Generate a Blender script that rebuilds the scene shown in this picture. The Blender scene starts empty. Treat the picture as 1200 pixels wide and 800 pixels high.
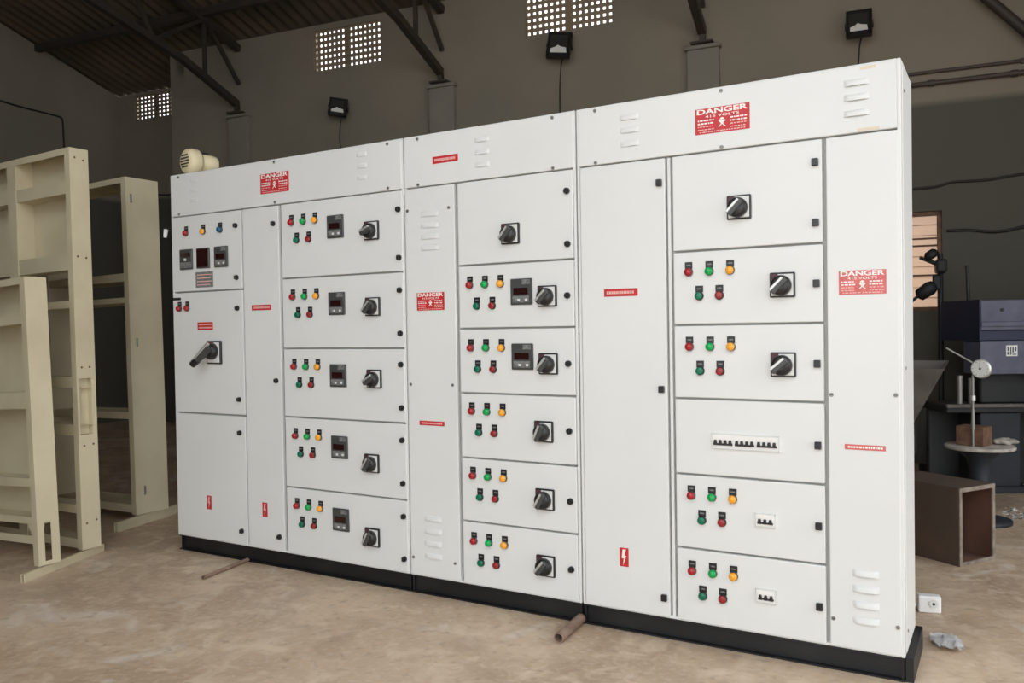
import bpy, bmesh, math, random
from mathutils import Vector, Matrix
random.seed(7)
sc = bpy.context.scene
COL = sc.collection
PI = math.pi

# ------------------------------------------------------------------ materials
def mat(name, col, rough=.5, metal=0., noise=None, bump=None, trans=None, emit=None, spec=.5, coat=0.):
    m = bpy.data.materials.new(name); m.use_nodes = True
    nt = m.node_tree; b = nt.nodes['Principled BSDF']
    b.inputs['Base Color'].default_value = (*col, 1); b.inputs['Roughness'].default_value = rough
    b.inputs['Metallic'].default_value = metal; b.inputs['Specular IOR Level'].default_value = spec
    b.inputs['Coat Weight'].default_value = coat
    tc = nt.nodes.new('ShaderNodeTexCoord')
    if noise:   # (scale, second colour, lo, hi)
        n = nt.nodes.new('ShaderNodeTexNoise'); n.inputs['Scale'].default_value = noise[0]
        n.inputs['Detail'].default_value = 6
        r = nt.nodes.new('ShaderNodeValToRGB')
        r.color_ramp.elements[0].position = noise[2]; r.color_ramp.elements[1].position = noise[3]
        r.color_ramp.elements[0].color = (*col, 1); r.color_ramp.elements[1].color = (*noise[1], 1)
        nt.links.new(tc.outputs['Object'], n.inputs['Vector']); nt.links.new(n.outputs['Fac'], r.inputs[0])
        nt.links.new(r.outputs[0], b.inputs['Base Color'])
    if bump:    # (scale, strength)
        n = nt.nodes.new('ShaderNodeTexNoise'); n.inputs['Scale'].default_value = bump[0]
        n.inputs['Detail'].default_value = 4
        bp = nt.nodes.new('ShaderNodeBump'); bp.inputs['Strength'].default_value = bump[1]; bp.inputs['Distance'].default_value = .01
        nt.links.new(tc.outputs['Object'], n.inputs['Vector']); nt.links.new(n.outputs['Fac'], bp.inputs['Height'])
        nt.links.new(bp.outputs[0], b.inputs['Normal'])
    if emit:
        b.inputs['Emission Color'].default_value = (*emit[:3], 1); b.inputs['Emission Strength'].default_value = emit[3]
    return m

M = {}
M['paint'] = mat('off_white_powder_coat', (.755, .755, .735), .38, noise=(1.3, (.70, .705, .69), .35, .75), bump=(220, .03))
M['gasket'] = mat('grey_door_gasket', (.44, .44, .42), .7)
M['cream'] = mat('cream_powder_coat', (.62, .55, .38), .5, noise=(3, (.52, .45, .30), .4, .75))
M['black'] = mat('black_base_paint', (.006, .006, .007), .5, noise=(6, (.016, .016, .016), .5, .8))
M['blackp'] = mat('black_plastic', (.012, .012, .012), .35)
M['greyp'] = mat('dark_grey_plastic', (.055, .058, .055), .4)
M['midgrey'] = mat('grey_keypad', (.22, .22, .21), .5, noise=(120, (.12, .12, .12), .45, .6))
M['display'] = mat('dark_red_display', (.024, .006, .006), .15)
M['maroon'] = mat('maroon_reflection', (.075, .022, .03), .5)  # colour of the reflection painted on the rotary handle plates
M['dial_in'] = mat('pale_grey_plate', (.72, .72, .69), .4)
M['silver'] = mat('brushed_silver', (.62, .62, .60), .32, metal=.6)
M['red'] = mat('red_lens', (.33, .012, .018), .22, emit=(1, .02, .03, .03))
M['green'] = mat('green_lens', (.0, .30, .06), .22, emit=(.0, 1, .2, .04))
M['dgreen'] = mat('dark_green_button', (.0, .15, .075), .3)
M['dred'] = mat('dark_red_button', (.30, .02, .022), .3)
M['amber'] = mat('amber_lens', (.85, .36, .03), .22, emit=(1, .4, .03, .05))
M['blue'] = mat('blue_lens', (.01, .10, .22), .22)
M['sign'] = mat('red_sign', (.58, .018, .022), .45, noise=(40, (.48, .02, .03), .4, .7))
M['signfade'] = mat('faded_red_sign', (.66, .15, .14), .45, noise=(40, (.58, .10, .10), .4, .7))
M['white'] = mat('white_lettering', (.88, .84, .80), .5)
M['pink'] = mat('pale_lettering', (.80, .48, .44), .5)
M['mcb'] = mat('white_plastic', (.82, .82, .80), .35)
M['zinc'] = mat('grey_metal', (.28, .27, .25), .4, metal=.5)
M['wall'] = mat('grey_brown_plaster', (.275, .228, .172), .93, noise=(.8, (.215, .192, .148), .3, .75), bump=(14, .25))
def lower_band(m, z, k):
    nt = m.node_tree; b = nt.nodes['Principled BSDF']; src = b.inputs['Base Color'].links[0].from_socket
    tc = nt.nodes.new('ShaderNodeTexCoord'); sp = nt.nodes.new('ShaderNodeSeparateXYZ'); mr = nt.nodes.new('ShaderNodeMapRange')
    mr.inputs[1].default_value = z - .03; mr.inputs[2].default_value = z + .03
    x = nt.nodes.new('ShaderNodeMix'); x.data_type = 'RGBA'; x.blend_type = 'MIX'; x.inputs[6].default_value = (*k, 1)
    nt.links.new(tc.outputs['Object'], sp.inputs[0]); nt.links.new(sp.outputs[2], mr.inputs[0]); nt.links.new(mr.outputs[0], x.inputs[0])
    nt.links.new(src, x.inputs[7]); nt.links.new(x.outputs[2], b.inputs['Base Color'])
lower_band(M['wall'], 3.03, (.105, .098, .078))   # darker band on the lower walls
M['wall2'] = mat('plaster_pilaster', (.25, .218, .175), .93, noise=(2, (.205, .19, .155), .3, .75), bump=(14, .2))
lower_band(M['wall2'], 3.03, (.105, .098, .078))
M['roof'] = mat('weathered_brown_sheet', (.125, .088, .055), .9, noise=(1.2, (.075, .060, .042), .35, .7))
M['steel'] = mat('dark_truss_steel', (.035, .028, .022), .6, noise=(4, (.06, .035, .022), .45, .7))
M['lattice'] = mat('vent_block', (.30, .225, .15), .9)
M['cable'] = mat('black_cable', (.02, .018, .016), .6)
M['pipe'] = mat('brown_wall_pipe', (.07, .05, .042), .6)
M['rust'] = mat('rusty_steel', (.20, .105, .062), .75, noise=(22, (.10, .05, .032), .35, .7), bump=(60, .3))
M['rustpipe'] = mat('rusty_pipe', (.30, .21, .16), .6, noise=(18, (.16, .09, .06), .35, .7))
M['boxout'] = mat('dark_brown_sheet_steel', (.085, .060, .045), .6, noise=(7, (.12, .075, .052), .4, .75))
M['boxin'] = mat('rust_red_inside', (.16, .075, .05), .8, noise=(6, (.09, .045, .03), .35, .75))
M['boxrim'] = mat('worn_steel_rim', (.25, .20, .16), .6, noise=(25, (.13, .10, .08), .4, .7))
M['mblue'] = mat('blue_grey_machine_paint', (.115, .120, .175), .5, noise=(7, (.075, .080, .125), .35, .7))
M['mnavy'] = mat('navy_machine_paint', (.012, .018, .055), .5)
M['mdark'] = mat('dark_oily_casting', (.012, .013, .014), .6, noise=(5, (.022, .022, .022), .4, .7))
M['mpetrol'] = mat('dark_petrol_casting', (.020, .026, .034), .6, noise=(5, (.012, .016, .02), .4, .7))
M['hop'] = mat('grey_brown_sheet', (.15, .13, .115), .6, noise=(8, (.09, .08, .07), .4, .7))
M['siren'] = mat('cream_siren_paint', (.78, .68, .44), .4)
M['dialw'] = mat('white_dial_face', (.86, .86, .83), .3)
M['plate'] = mat('worn_round_plate', (.52, .48, .42), .5, noise=(14, (.25, .22, .19), .4, .65))
M['lampglass'] = mat('floodlight_glass', (.035, .035, .03), .12)
M['lampref'] = mat('floodlight_reflector', (.75, .73, .68), .35)
M['plastic'] = mat('thin_pale_plastic', (.62, .60, .60), .3)
M['bright'] = mat('white_socket_plastic', (.85, .85, .84), .35)

# floor
def floor_mat():
    m = bpy.data.materials.new('dusty_concrete'); m.use_nodes = True
    nt = m.node_tree; b = nt.nodes['Principled BSDF']; L = nt.links
    tc = nt.nodes.new('ShaderNodeTexCoord')
    def noise(s, d=6, dist=0):
        n = nt.nodes.new('ShaderNodeTexNoise'); n.inputs['Scale'].default_value = s; n.inputs['Detail'].default_value = d
        n.inputs['Distortion'].default_value = dist
        L.new(tc.outputs['Object'], n.inputs['Vector']); return n
    def ramp(n, a, ca, bb, cb):
        r = nt.nodes.new('ShaderNodeValToRGB'); e = r.color_ramp.elements
        e[0].position = a; e[0].color = (*ca, 1); e[1].position = bb; e[1].color = (*cb, 1)
        L.new(n.outputs['Fac'], r.inputs[0]); return r
    def mix(fac, a, c, mode='MIX'):
        x = nt.nodes.new('ShaderNodeMix'); x.data_type = 'RGBA'; x.blend_type = mode
        if isinstance(fac, float): x.inputs[0].default_value = fac
        else: L.new(fac, x.inputs[0])
        for i, v in ((6, a), (7, c)):
            if isinstance(v, tuple): x.inputs[i].default_value = (*v, 1)
            else: L.new(v, x.inputs[i])
        return x.outputs[2]
    base = ramp(noise(1.6, 7, .5), .40, (.45, .32, .215), .62, (.63, .475, .335)).outputs[0]
    speck = ramp(noise(7, 9, .8), .50, (0, 0, 0), .70, (.9, .9, .9))
    c = mix(speck.outputs[0], base, (.70, .56, .415))
    st = ramp(noise(2.3, 9, 1.2), .60, (0, 0, 0), .70, (.75, .75, .75))
    c = mix(st.outputs[0], c, (.74, .66, .58))
    fine = ramp(noise(34, 6, .3), .50, (0, 0, 0), .80, (.8, .8, .8))
    c = mix(fine.outputs[0], c, (.66, .55, .44))
    fd = ramp(noise(21, 6, .2), .56, (0, 0, 0), .78, (.7, .7, .7))
    c = mix(fd.outputs[0], c, (.30, .21, .15))
    dk = ramp(noise(4.5, 9, .6), .54, (0, 0, 0), .80, (.6, .6, .6))
    c = mix(dk.outputs[0], c, (.32, .22, .16))
    L.new(c, b.inputs['Base Color'])
    rr = ramp(noise(2.1, 6, .8), .45, (.62, .62, .62), .72, (.34, .34, .34)); L.new(rr.outputs[0], b.inputs['Roughness'])
    bp = nt.nodes.new('ShaderNodeBump'); bp.inputs['Strength'].default_value = .35; bp.inputs['Distance'].default_value = .01
    L.new(noise(26, 8).outputs['Fac'], bp.inputs['Height']); L.new(bp.outputs[0], b.inputs['Normal'])
    return m
M['floor'] = floor_mat()

def frosted():
    m = bpy.data.materials.new('dusty_frosted_glass'); m.use_nodes = True
    nt = m.node_tree; nt.nodes.clear()
    o = nt.nodes.new('ShaderNodeOutputMaterial'); t = nt.nodes.new('ShaderNodeBsdfTranslucent')
    g = nt.nodes.new('ShaderNodeBsdfGlossy'); g.inputs['Roughness'].default_value = .3
    x = nt.nodes.new('ShaderNodeMixShader'); x.inputs[0].default_value = .04
    tc = nt.nodes.new('ShaderNodeTexCoord'); n = nt.nodes.new('ShaderNodeTexNoise'); n.inputs['Scale'].default_value = 6
    r = nt.nodes.new('ShaderNodeValToRGB'); r.color_ramp.elements[0].position = .3; r.color_ramp.elements[1].position = .75
    r.color_ramp.elements[0].color = (.30, .21, .155, 1); r.color_ramp.elements[1].color = (.24, .165, .12, 1)
    nt.links.new(tc.outputs['Object'], n.inputs['Vector']); nt.links.new(n.outputs['Fac'], r.inputs[0])
    nt.links.new(r.outputs[0], t.inputs[0]); tr = nt.nodes.new('ShaderNodeBsdfTransparent'); tr.inputs[0].default_value = (.95, .80, .68, 1); y = nt.nodes.new('ShaderNodeMixShader'); y.inputs[0].default_value = .40
    nt.links.new(t.outputs[0], y.inputs[1]); nt.links.new(tr.outputs[0], y.inputs[2]); nt.links.new(y.outputs[0], x.inputs[1]); nt.links.new(g.outputs[0], x.inputs[2])
    nt.links.new(x.outputs[0], o.inputs[0]); return m
M['frost'] = frosted()

# ------------------------------------------------------------------ mesh builder
class MB:
    """collects shapes and links them as ONE mesh object"""
    def __init__(s): s.bm = bmesh.new(); s.mats = []
    def mi(s, m):
        if m not in s.mats: s.mats.append(m)
        return s.mats.index(m)
    def _add(s, tmp, m, mtx=None, smooth=False):
        if mtx is not None: bmesh.ops.transform(tmp, matrix=mtx, verts=tmp.verts)
        i = s.mi(m); vm = {}
        for v in tmp.verts: vm[v] = s.bm.verts.new(v.co)
        for f in tmp.faces:
            try: nf = s.bm.faces.new([vm[v] for v in f.verts])
            except ValueError: continue
            nf.material_index = i; nf.smooth = smooth
        tmp.free(); return s
    def box(s, x0, x1, y0, y1, z0, z1, m, bev=0., seg=1, mtx=None):
        t = bmesh.new(); bmesh.ops.create_cube(t, size=1)
        for v in t.verts: v.co = Vector((x0 + (v.co.x + .5) * (x1 - x0), y0 + (v.co.y + .5) * (y1 - y0), z0 + (v.co.z + .5) * (z1 - z0)))
        if bev: bmesh.ops.bevel(t, geom=t.edges[:], offset=bev, segments=seg, affect='EDGES', profile=.5)
        return s._add(t, m, mtx)
    def tube(s, p, q, r0, r1, m, n=20, smooth=True):
        p = Vector(p); q = Vector(q); d = q - p
        t = bmesh.new(); bmesh.ops.create_cone(t, cap_ends=True, segments=n, radius1=r0, radius2=r1, depth=d.length)
        mt = Matrix.Translation((p + q) / 2) @ d.to_track_quat('Z', 'Y').to_matrix().to_4x4()
        if smooth:
            e = [e for e in t.edges if len(e.link_faces) == 2 and any(len(f.verts) > 4 for f in e.link_faces)]
            bmesh.ops.split_edges(t, edges=e)
        return s._add(t, m, mt, smooth)
    def lathe(s, prof, m, mtx=None, n=28, smooth=True):
        t = bmesh.new(); rings = []
        for r, z in prof: rings.append([t.verts.new((r * math.cos(2 * PI * k / n), r * math.sin(2 * PI * k / n), z)) for k in range(n)])
        for a, b in zip(rings, rings[1:]):
            for k in range(n): t.faces.new((a[k], a[(k + 1) % n], b[(k + 1) % n], b[k]))
        t.faces.new(rings[0][::-1]); t.faces.new(rings[-1])
        bmesh.ops.recalc_face_normals(t, faces=t.faces)
        return s._add(t, m, mtx, smooth)
    def prism(s, pts, y0, y1, m, mtx=None):
        """pts in (x, z), extruded along y"""
        t = bmesh.new(); a = [t.verts.new((x, y0, z)) for x, z in pts]; b = [t.verts.new((x, y1, z)) for x, z in pts]
        t.faces.new(a); t.faces.new(b[::-1]); n = len(pts)
        for k in range(n): t.faces.new((a[k], b[k], b[(k + 1) % n], a[(k + 1) % n]))
        bmesh.ops.recalc_face_normals(t, faces=t.faces)
        return s._add(t, m, mtx)
    def sweep(s, pts, r, m, n=8):
        pts = [Vector(p) for p in pts]; t = bmesh.new(); rings = []
        for i, p in enumerate(pts):
            d = (pts[min(i + 1, len(pts) - 1)] - pts[max(i - 1, 0)]).normalized()
            q = d.to_track_quat('Z', 'Y').to_matrix()
            rings.append([t.verts.new(p + q @ Vector((r * math.cos(2 * PI * k / n), r * math.sin(2 * PI * k / n), 0))) for k in range(n)])
        for a, b in zip(rings, rings[1:]):
            # nearest alignment keeps the tube from twisting
            off = min(range(n), key=lambda o: (a[0].co - b[o].co).length)
            for k in range(n): t.faces.new((a[k], a[(k + 1) % n], b[(k + 1 + off) % n], b[(k + off) % n]))
        t.faces.new(rings[0][::-1]); t.faces.new(rings[-1])
        bmesh.ops.recalc_face_normals(t, faces=t.faces)
        return s._add(t, m, None, True)
    def mesh(s, me, m, mtx=None):
        t = bmesh.new(); t.from_mesh(me); return s._add(t, m, mtx)
    def build(s, name, parent=None, loc=None, label=None):
        me = bpy.data.meshes.new(name); bmesh.ops.recalc_face_normals(s.bm, faces=s.bm.faces)
        s.bm.to_mesh(me); s.bm.free()
        for m in s.mats: me.materials.append(m)
        o = bpy.data.objects.new(name, me); COL.objects.link(o)
        if parent is not None: o.parent = parent
        if loc is not None: o.location = loc
        if label: o['label'] = label
        return o

def tag(o, label=None, cat=None, group=None, kind=None):
    if label: o['label'] = label
    if cat: o['category'] = cat
    if group: o['group'] = group
    if kind: o['kind'] = kind
    return o
def empty(name, loc=(0, 0, 0), rz=0, label=None, cat=None, group=None):
    o = bpy.data.objects.new(name, None); COL.objects.link(o); o.empty_display_size = .1
    o.location = loc; o.rotation_euler = (0, 0, rz); return tag(o, label, cat, group)
def child_copy(src, parent, loc, label=None):
    c = src.copy(); COL.objects.link(c); c.parent = parent; c.location = loc
    if label: c['label'] = label
    return c

# text as mesh -------------------------------------------------------
_tc = {}
def text_mesh(body, bold=.0):
    if body in _tc: return _tc[body]
    cu = bpy.data.curves.new('t', 'FONT'); cu.body = body; cu.size = 1; cu.align_x = 'CENTER'; cu.align_y = 'CENTER'
    cu.offset = bold; cu.extrude = 0.0
    o = bpy.data.objects.new('t', cu); COL.objects.link(o)
    dg = bpy.context.evaluated_depsgraph_get(); me = bpy.data.meshes.new_from_object(o.evaluated_get(dg))
    bpy.data.objects.remove(o); _tc[body] = me; return me
def put_text(mb, body, cx, cz, w, h, y, m, bold=.0, rot=0.):
    me = text_mesh(body, bold)
    xs = [v.co.x for v in me.vertices]; ys = [v.co.y for v in me.vertices]
    sx = w / (max(xs) - min(xs)); sy = h / (max(ys) - min(ys)); ox = (max(xs) + min(xs)) / 2; oy = (max(ys) + min(ys)) / 2
    mt = Matrix.Translation((cx, y, cz)) @ Matrix.Rotation(rot, 4, 'Y') @ Matrix.Rotation(PI / 2, 4, 'X') @ Matrix.Diagonal((sx, sy, 1, 1)) @ Matrix.Translation((-ox, -oy, 0))
    mb.mesh(me, m, mt)

# ================================================================== SWITCHBOARD
# world frame: doors' front plane is y = 0, x runs to the right along it, z up
TOPZ, BOT = 2.08, .08
P = M['paint']

def lamp_proto(name, lens, label, button=False):
    mb = MB()
    mb.box(-.0145, .0145, -.0035, 0, .002, .027, M['blackp'], .001)          # legend plate above
    mb.box(-.008, .008, -.0040, -.0034, .013, .018, M['midgrey'])
    mt = Matrix.Translation((0, 0, -.011)) @ Matrix.Rotation(PI / 2, 4, 'X')
    mb.lathe([(.0165, 0), (.0165, .006), (.0155, .009)], M['blackp'] if button else M['greyp'], mt, 20)
    if button: mb.lathe([(.0140, .008), (.0140, .016), (.0115, .018), (.006, .0185)], lens, mt, 20)
    else: mb.lathe([(.0150, .007), (.0150, .014), (.0132, .019), (.0075, .022), (.002, .0232)], lens, mt, 20)
    o = mb.build(name, label=label); return o

def meter_proto(kind='norm'):
    mb = MB()
    mb.box(-.052, .052, -.010, 0, -.055, .055, M['greyp'], .003)
    if kind == 'dark':
        mb.box(-.046, .046, -.0112, -.0095, -.048, .048, M['display'], .001)
    elif kind == 'amp':
        mb.box(-.046, .046, -.0112, -.0095, -.010, .045, M['greyp'], .001)
        mb.box(-.040, .040, -.0118, -.011, .012, .036, M['display'])
        mb.box(-.046, .046, -.0112, -.0095, -.048, -.016, M['midgrey'], .001)
        mb.tube((0, -.010, -.002), (0, -.018, -.002), .008, .007, M['dial_in'], 14)
    else:
        mb.box(-.046, .046, -.0112, -.0095, .012, .048, M['greyp'], .001)
        mb.box(-.036, .034, -.0120, -.0105, -.012, .016, M['display'], .001)
        mb.box(-.040, .040, -.0120, -.0105, -.046, -.018, M['midgrey'], .001)
        for k in range(4): mb.box(-.034 + k * .018, -.022 + k * .018, -.0135, -.0118, -.040, -.030, M['dial_in'] if k % 2 else M['midgrey'], .0005)
        mb.box(.006, .045, -.0135, -.0115, .030, .050, M['midgrey'], .001)
    return mb.build('panel_meter', label='square dark grey panel meter with red display')

def handle_proto(angle=45):
    """door-coupled rotary handle: square black bezel, pale plate, round hub with slanting grip"""
    mb = MB()
    mb.box(-.044, .044, -.012, 0, -.044, .044, M['blackp'], .003)
    mb.box(-.038, .038, -.0132, -.0115, -.038, .038, M['dial_in'], .001)
    mb.box(-.040, -.014, -.0140, -.0128, .014, .040, M['maroon'], .0005)  # painted red-purple reflection in the plate's top left corner
    mt = Matrix.Translation((-.003, -.012, -.002)) @ Matrix.Rotation(PI / 2, 4, 'X')
    mb.lathe([(.0365, 0), (.0365, .014), (.034, .022), (.026, .027)], M['blackp'], mt, 32)
    a = Matrix.Translation((-.006, 0, 0)) @ Matrix.Rotation(-math.radians(angle), 4, 'Y')
    mb.box(-.036, .032, -.050, -.030, -.0135, .0095, M['greyp'], .004, 2, a)
    mb.box(-.034, .028, -.0515, -.040, .0030, .0125, M['silver'], .0015, 1, a)
    mb.tube((-.006, -.034, 0), (-.006, -.044, 0), .020, .017, M['greyp'], 20)
    return mb.build('rotary_handle', label='black rotary handle with pale square plate')

def lever_proto():
    mb = MB()
    mb.box(-.055, .055, -.014, 0, -.062, .062, M['blackp'], .003)
    mb.box(-.048, .047, -.0155, -.0135, -.055, .054, M['dial_in'], .001)
    mt = Matrix.Translation((-.004, -.014, .006)) @ Matrix.Rotation(PI / 2, 4, 'X')
    mb.lathe([(.044, 0), (.044, .018), (.038, .032), (.030, .038)], M['blackp'], mt, 30)
    mb.box(-.046, .004, -.0165, -.0150, .030, .054, M['dred'], .001)
    a = Vector((.016, -.045, .030)); b = Vector((-.070, -.072, -.046))
    d = (b - a).normalized()
    mb.tube(a, b, .027, .017, M['greyp'], 14)
    mb.tube(a + Vector((0, -.017, .017)), b + Vector((0, -.011, .011)), .011, .008, M['silver'], 10)
    mb.tube(b - d * .012, b + d * .030, .021, .018, M['blackp'], 14)
    return mb.build('lever_handle', label='black lever handle on pale plate, turned to lower left')

def lock_proto(square=False):
    mb = MB()
    if square:
        mb.box(-.011, .011, -.014, 0, -.013, .013, M['blackp'], .002)
    else:
        mb.tube((0, 0, 0), (0, -.010, 0), .0135, .0125, M['blackp'], 18)
        mb.box(-.007, .007, -.018, -.009, -.0095, .0095, M['blackp'], .002)
    return mb.build('door_lock', label='small black quarter-turn lock')

def screw_proto():
    mb = MB(); mb.tube((0, 0, 0), (0, -.004, 0), .0075, .0065, M['zinc'], 12)
    mb.box(-.005, .005, -.0046, -.0038, -.0009, .0009, M['blackp'])
    return mb.build('screw', label='grey cover screw')

def louver_proto(w=.075, dp=.011):
    """pressed louvre: a half-round hood open along the lower edge"""
    t = bmesh.new(); n = 10; mrows = 5; rows = []
    for j in range(mrows + 1):
        v = j / mrows; row = []
        for i in range(n + 1):
            u = i / n; e = math.sin(PI * min(max(u, 0), 1)) ** .35
            row.append(t.verts.new(((u - .5) * w, -dp * e * math.cos(v * PI / 2), -.010 + .022 * math.sin(v * PI / 2))))
        rows.append(row)
    for a, b in zip(rows, rows[1:]):
        for i in range(n): t.faces.new((a[i], a[i + 1], b[i + 1], b[i]))
    mb = MB(); mb._add(t, P, None, True)
    mb.box(-w / 2 + .006, w / 2 - .006, -.0010, -.0004, -.0095, -.0065, M['gasket'])
    o = mb.build('louver'); return o

def red_strip(w, h, rows=1, vertical=False, m='sign', txt='pink'):
    mb = MB(); mb.box(-w / 2, w / 2, -.0015, 0, -h / 2, h / 2, M[m])
    rnd = random.Random(int(w * 1000))
    if not vertical:
        for k in range(rows):
            zc = h * (.5 - (k + .5) / rows) * .8; x = -w * .42
            while x < w * .40:
                l = rnd.choice((.004, .006, .008)); hh = h / rows * .36
                mb.box(x, min(x + l, w * .43), -.0020, -.0014, zc - hh / 2, zc + hh / 2, M[txt]); x += l + .0022
    else:
        z = [(-.15, .42), (.22, .42), (.04, .08), (.26, .08), (-.12, -.44), (-.02, -.06), (-.26, -.06)]   # lightning bolt
        mb.prism([(x * w, zz * h) for x, zz in z], -.0022, -.0014, M[txt])
    return mb.build('warning_label', label='small red warning label')

def danger_sign(w, h, faded=False):
    mb = MB(); S = M['signfade' if faded else 'sign']; W = M['white']
    mb.box(-w / 2, w / 2, -.0015, 0, -h / 2, h / 2, S)
    y = -.0018
    put_text(mb, 'DANGER', 0, h * .375, w * .93, h * .205, y, W, .03)
    put_text(mb, '415 VOLTS', w * .0, h * .175, w * .62, h * .10, y, W, .01)
    # skull between crossed bones
    for s in (-1, 1):
        mb.box(-w * .085, w * .085, y - .0004, y, -h * .018, h * .018, W, 0, 1, Matrix.Translation((0, 0, -h * .16)) @ Matrix.Rotation(s * .75, 4, 'Y'))
    mt = Matrix.Translation((0, y, -h * .03)) @ Matrix.Rotation(PI / 2, 4, 'X') @ Matrix.Diagonal((1, 1.15, 1, 1))
    mb.lathe([(h * .095, 0), (h * .09, .0005)], W, mt, 16, False)
    mb.box(-h * .05, h * .05, y - .0005, y, -h * .17, -h * .10, W)
    for s in (-1, 1): mb.tube((s * h * .038, y - .0004, -h * .02), (s * h * .038, y - .0012, -h * .02), h * .022, h * .022, S, 8)
    rnd = random.Random(3)
    for side in (-1, 1):                                        # lines of lettering too small to read in the photo
        for k, zc in enumerate((.03, -.09, -.21, -.33, -.43)):
            x = side * w * .30 - w * .15; xe = side * w * .30 + w * .15
            if k == 4: x, xe = (-w * .42, 0) if side < 0 else (0, w * .42)
            hh = h * (.055 if k < 2 else .04)
            while x < xe - .004:
                l = rnd.choice((.005, .008, .011)); mb.box(x, min(x + l, xe), y - .0003, y, h * zc - hh / 2, h * zc + hh / 2, W if k < 2 else M['pink']); x += l + .003
    return mb.build('danger_sign', label='faded red danger sign with white lettering' if faded else 'red danger sign with white lettering')

def mcb_proto(groups, w, h, name):
    """clear window with breaker toggles: groups of (count) side by side"""
    mb = MB()
    mb.box(-w / 2, w / 2, -.006, 0, -h / 2, h / 2, M['mcb'], .0015)
    for x0, x1, z0, z1 in ((-w / 2, w / 2, h / 2 - .003, h / 2), (-w / 2, w / 2, -h / 2, -h / 2 + .003), (-w / 2, -w / 2 + .003, -h / 2, h / 2), (w / 2 - .003, w / 2, -h / 2, h / 2)):
        mb.box(x0, x1, -.009, -.004, z0, z1, M['dial_in'], .0005)
    tot = sum(groups); g = .006 if len(groups) > 1 else 0; pitch = (w - .014 - g * (len(groups) - 1)) / tot; x = -w / 2 + .007
    for n in groups:
        mb.box(x + .001, x + pitch * n - .001, -.0085, -.005, -h * .30, h * .36, M['white'], .0006)
        mb.box(x + .001, x + pitch * n - .001, -.0095, -.0080, -h * .26, -h * .13, M['blackp'])
        for k in range(n):
            xc = x + pitch * (k + .5)
            mb.prism([(xc - pitch * .36, -h * .24), (xc + pitch * .36, -h * .24), (xc + pitch * .20, h * .10), (xc - pitch * .20, h * .10)], -.017, -.0085, M['blackp'])
        x += pitch * n + g
    return mb.build(name, label='white breaker window with black toggles')

protos = {}
def proto(key, fn):
    """first use places the prototype itself; later uses copy it"""
    if key not in protos: protos[key] = [fn(), False]
    return protos[key]
def place(key, fn, parent, x, z, label=None, y=0.):
    p = proto(key, fn)
    loc = (x - parent['_x'], y - parent['_y'], z - parent['_z'])
    if not p[1]:
        p[1] = True; o = p[0]; o.parent = parent; o.location = loc
        if label: o['label'] = label
        return o
    return child_copy(p[0], parent, loc, label)

LAMPS = {
 'red': lambda: lamp_proto('indicator_lamp', M['red'], 'red indicator lamp'),
 'green': lambda: lamp_proto('indicator_lamp', M['green'], 'green indicator lamp'),
 'amber': lambda: lamp_proto('indicator_lamp', M['amber'], 'amber indicator lamp'),
 'blue': lambda: lamp_proto('indicator_lamp', M['blue'], 'blue indicator lamp'),
 'gbtn': lambda: lamp_proto('push_button', M['dgreen'], 'dark green push button', True),
 'rbtn': lambda: lamp_proto('push_button', M['dred'], 'dark red push button', True)}
def lamps(door, three, two):
    for (x, z), k in zip(three, ('red', 'green', 'amber')): place(k, LAMPS[k], door, x, z)
    for (x, z), k in zip(two, ('gbtn', 'rbtn')): place(k, LAMPS[k], door, x, z)
def meter(door, x, z, kind='norm'): return place('meter' + kind, lambda: meter_proto(kind), door, x, z)
def handle(door, x, z, ang=45): return place('handle%d' % ang, lambda: handle_proto(ang), door, x, z)
def lock(door, x, z, sq=False): return place('lock%d' % sq, lambda: lock_proto(sq), door, x, z)
def screw(door, x, z): return place('screw', screw_proto, door, x, z)
def louver(door, x, z, w=.075, dp=.011): return place('louver%d' % round(w * 1000), lambda: louver_proto(w, dp), door, x, z)

def section(x0, x1, label):
    r = empty('switchboard_cabinet', ((x0 + x1) / 2, 0, 0), 0, label, 'switchboard', 'sections of the white switchboard')
    r['_x'] = (x0 + x1) / 2; r['_y'] = 0.; r['_z'] = 0.
    return r
def leaf(root, name, x0, x1, z0, z1, y0=0., th=.020):
    """a bevelled sheet-steel door or cover; its own origin at its lower left corner"""
    mb = MB(); mb.box(0, x1 - x0, 0, th, 0, z1 - z0, P, .0035, 2)
    o = mb.build(name, root, (x0 - root['_x'], y0, z0)); o['_x'] = x0; o['_y'] = y0; o['_z'] = z0; return o
DEPTH = .33
def carcass(root, x0, x1, cols, rows_by_col):
    """hollow box: back, sides, roof, floor, and the front mullions between the doors"""
    ox = root['_x']; mb = MB()
    mb.box(x0 - ox, x1 - ox, DEPTH - .012, DEPTH, BOT, TOPZ, P)
    mb.box(x0 - ox, x0 - ox + .012, .003, DEPTH - .012, BOT, TOPZ, P, .002)
    mb.box(x1 - ox - .012, x1 - ox, .003, DEPTH - .012, BOT, TOPZ, P, .002)
    mb.box(x0 - ox + .012, x1 - ox - .012, .003, DEPTH - .012, TOPZ - .010, TOPZ, P, .002)
    mb.box(x0 - ox + .012, x1 - ox - .012, .003, DEPTH - .012, BOT, BOT + .010, P, .002)
    body = mb.build('body', root)
    g = MB()
    g.box(x0 - ox + .012, x1 - ox - .012, .022, .034, BOT + .010, TOPZ - .010, M['gasket'])
    g.build('door_gasket', root, label='grey gasket strip in the gaps between doors')
    return body
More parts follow.
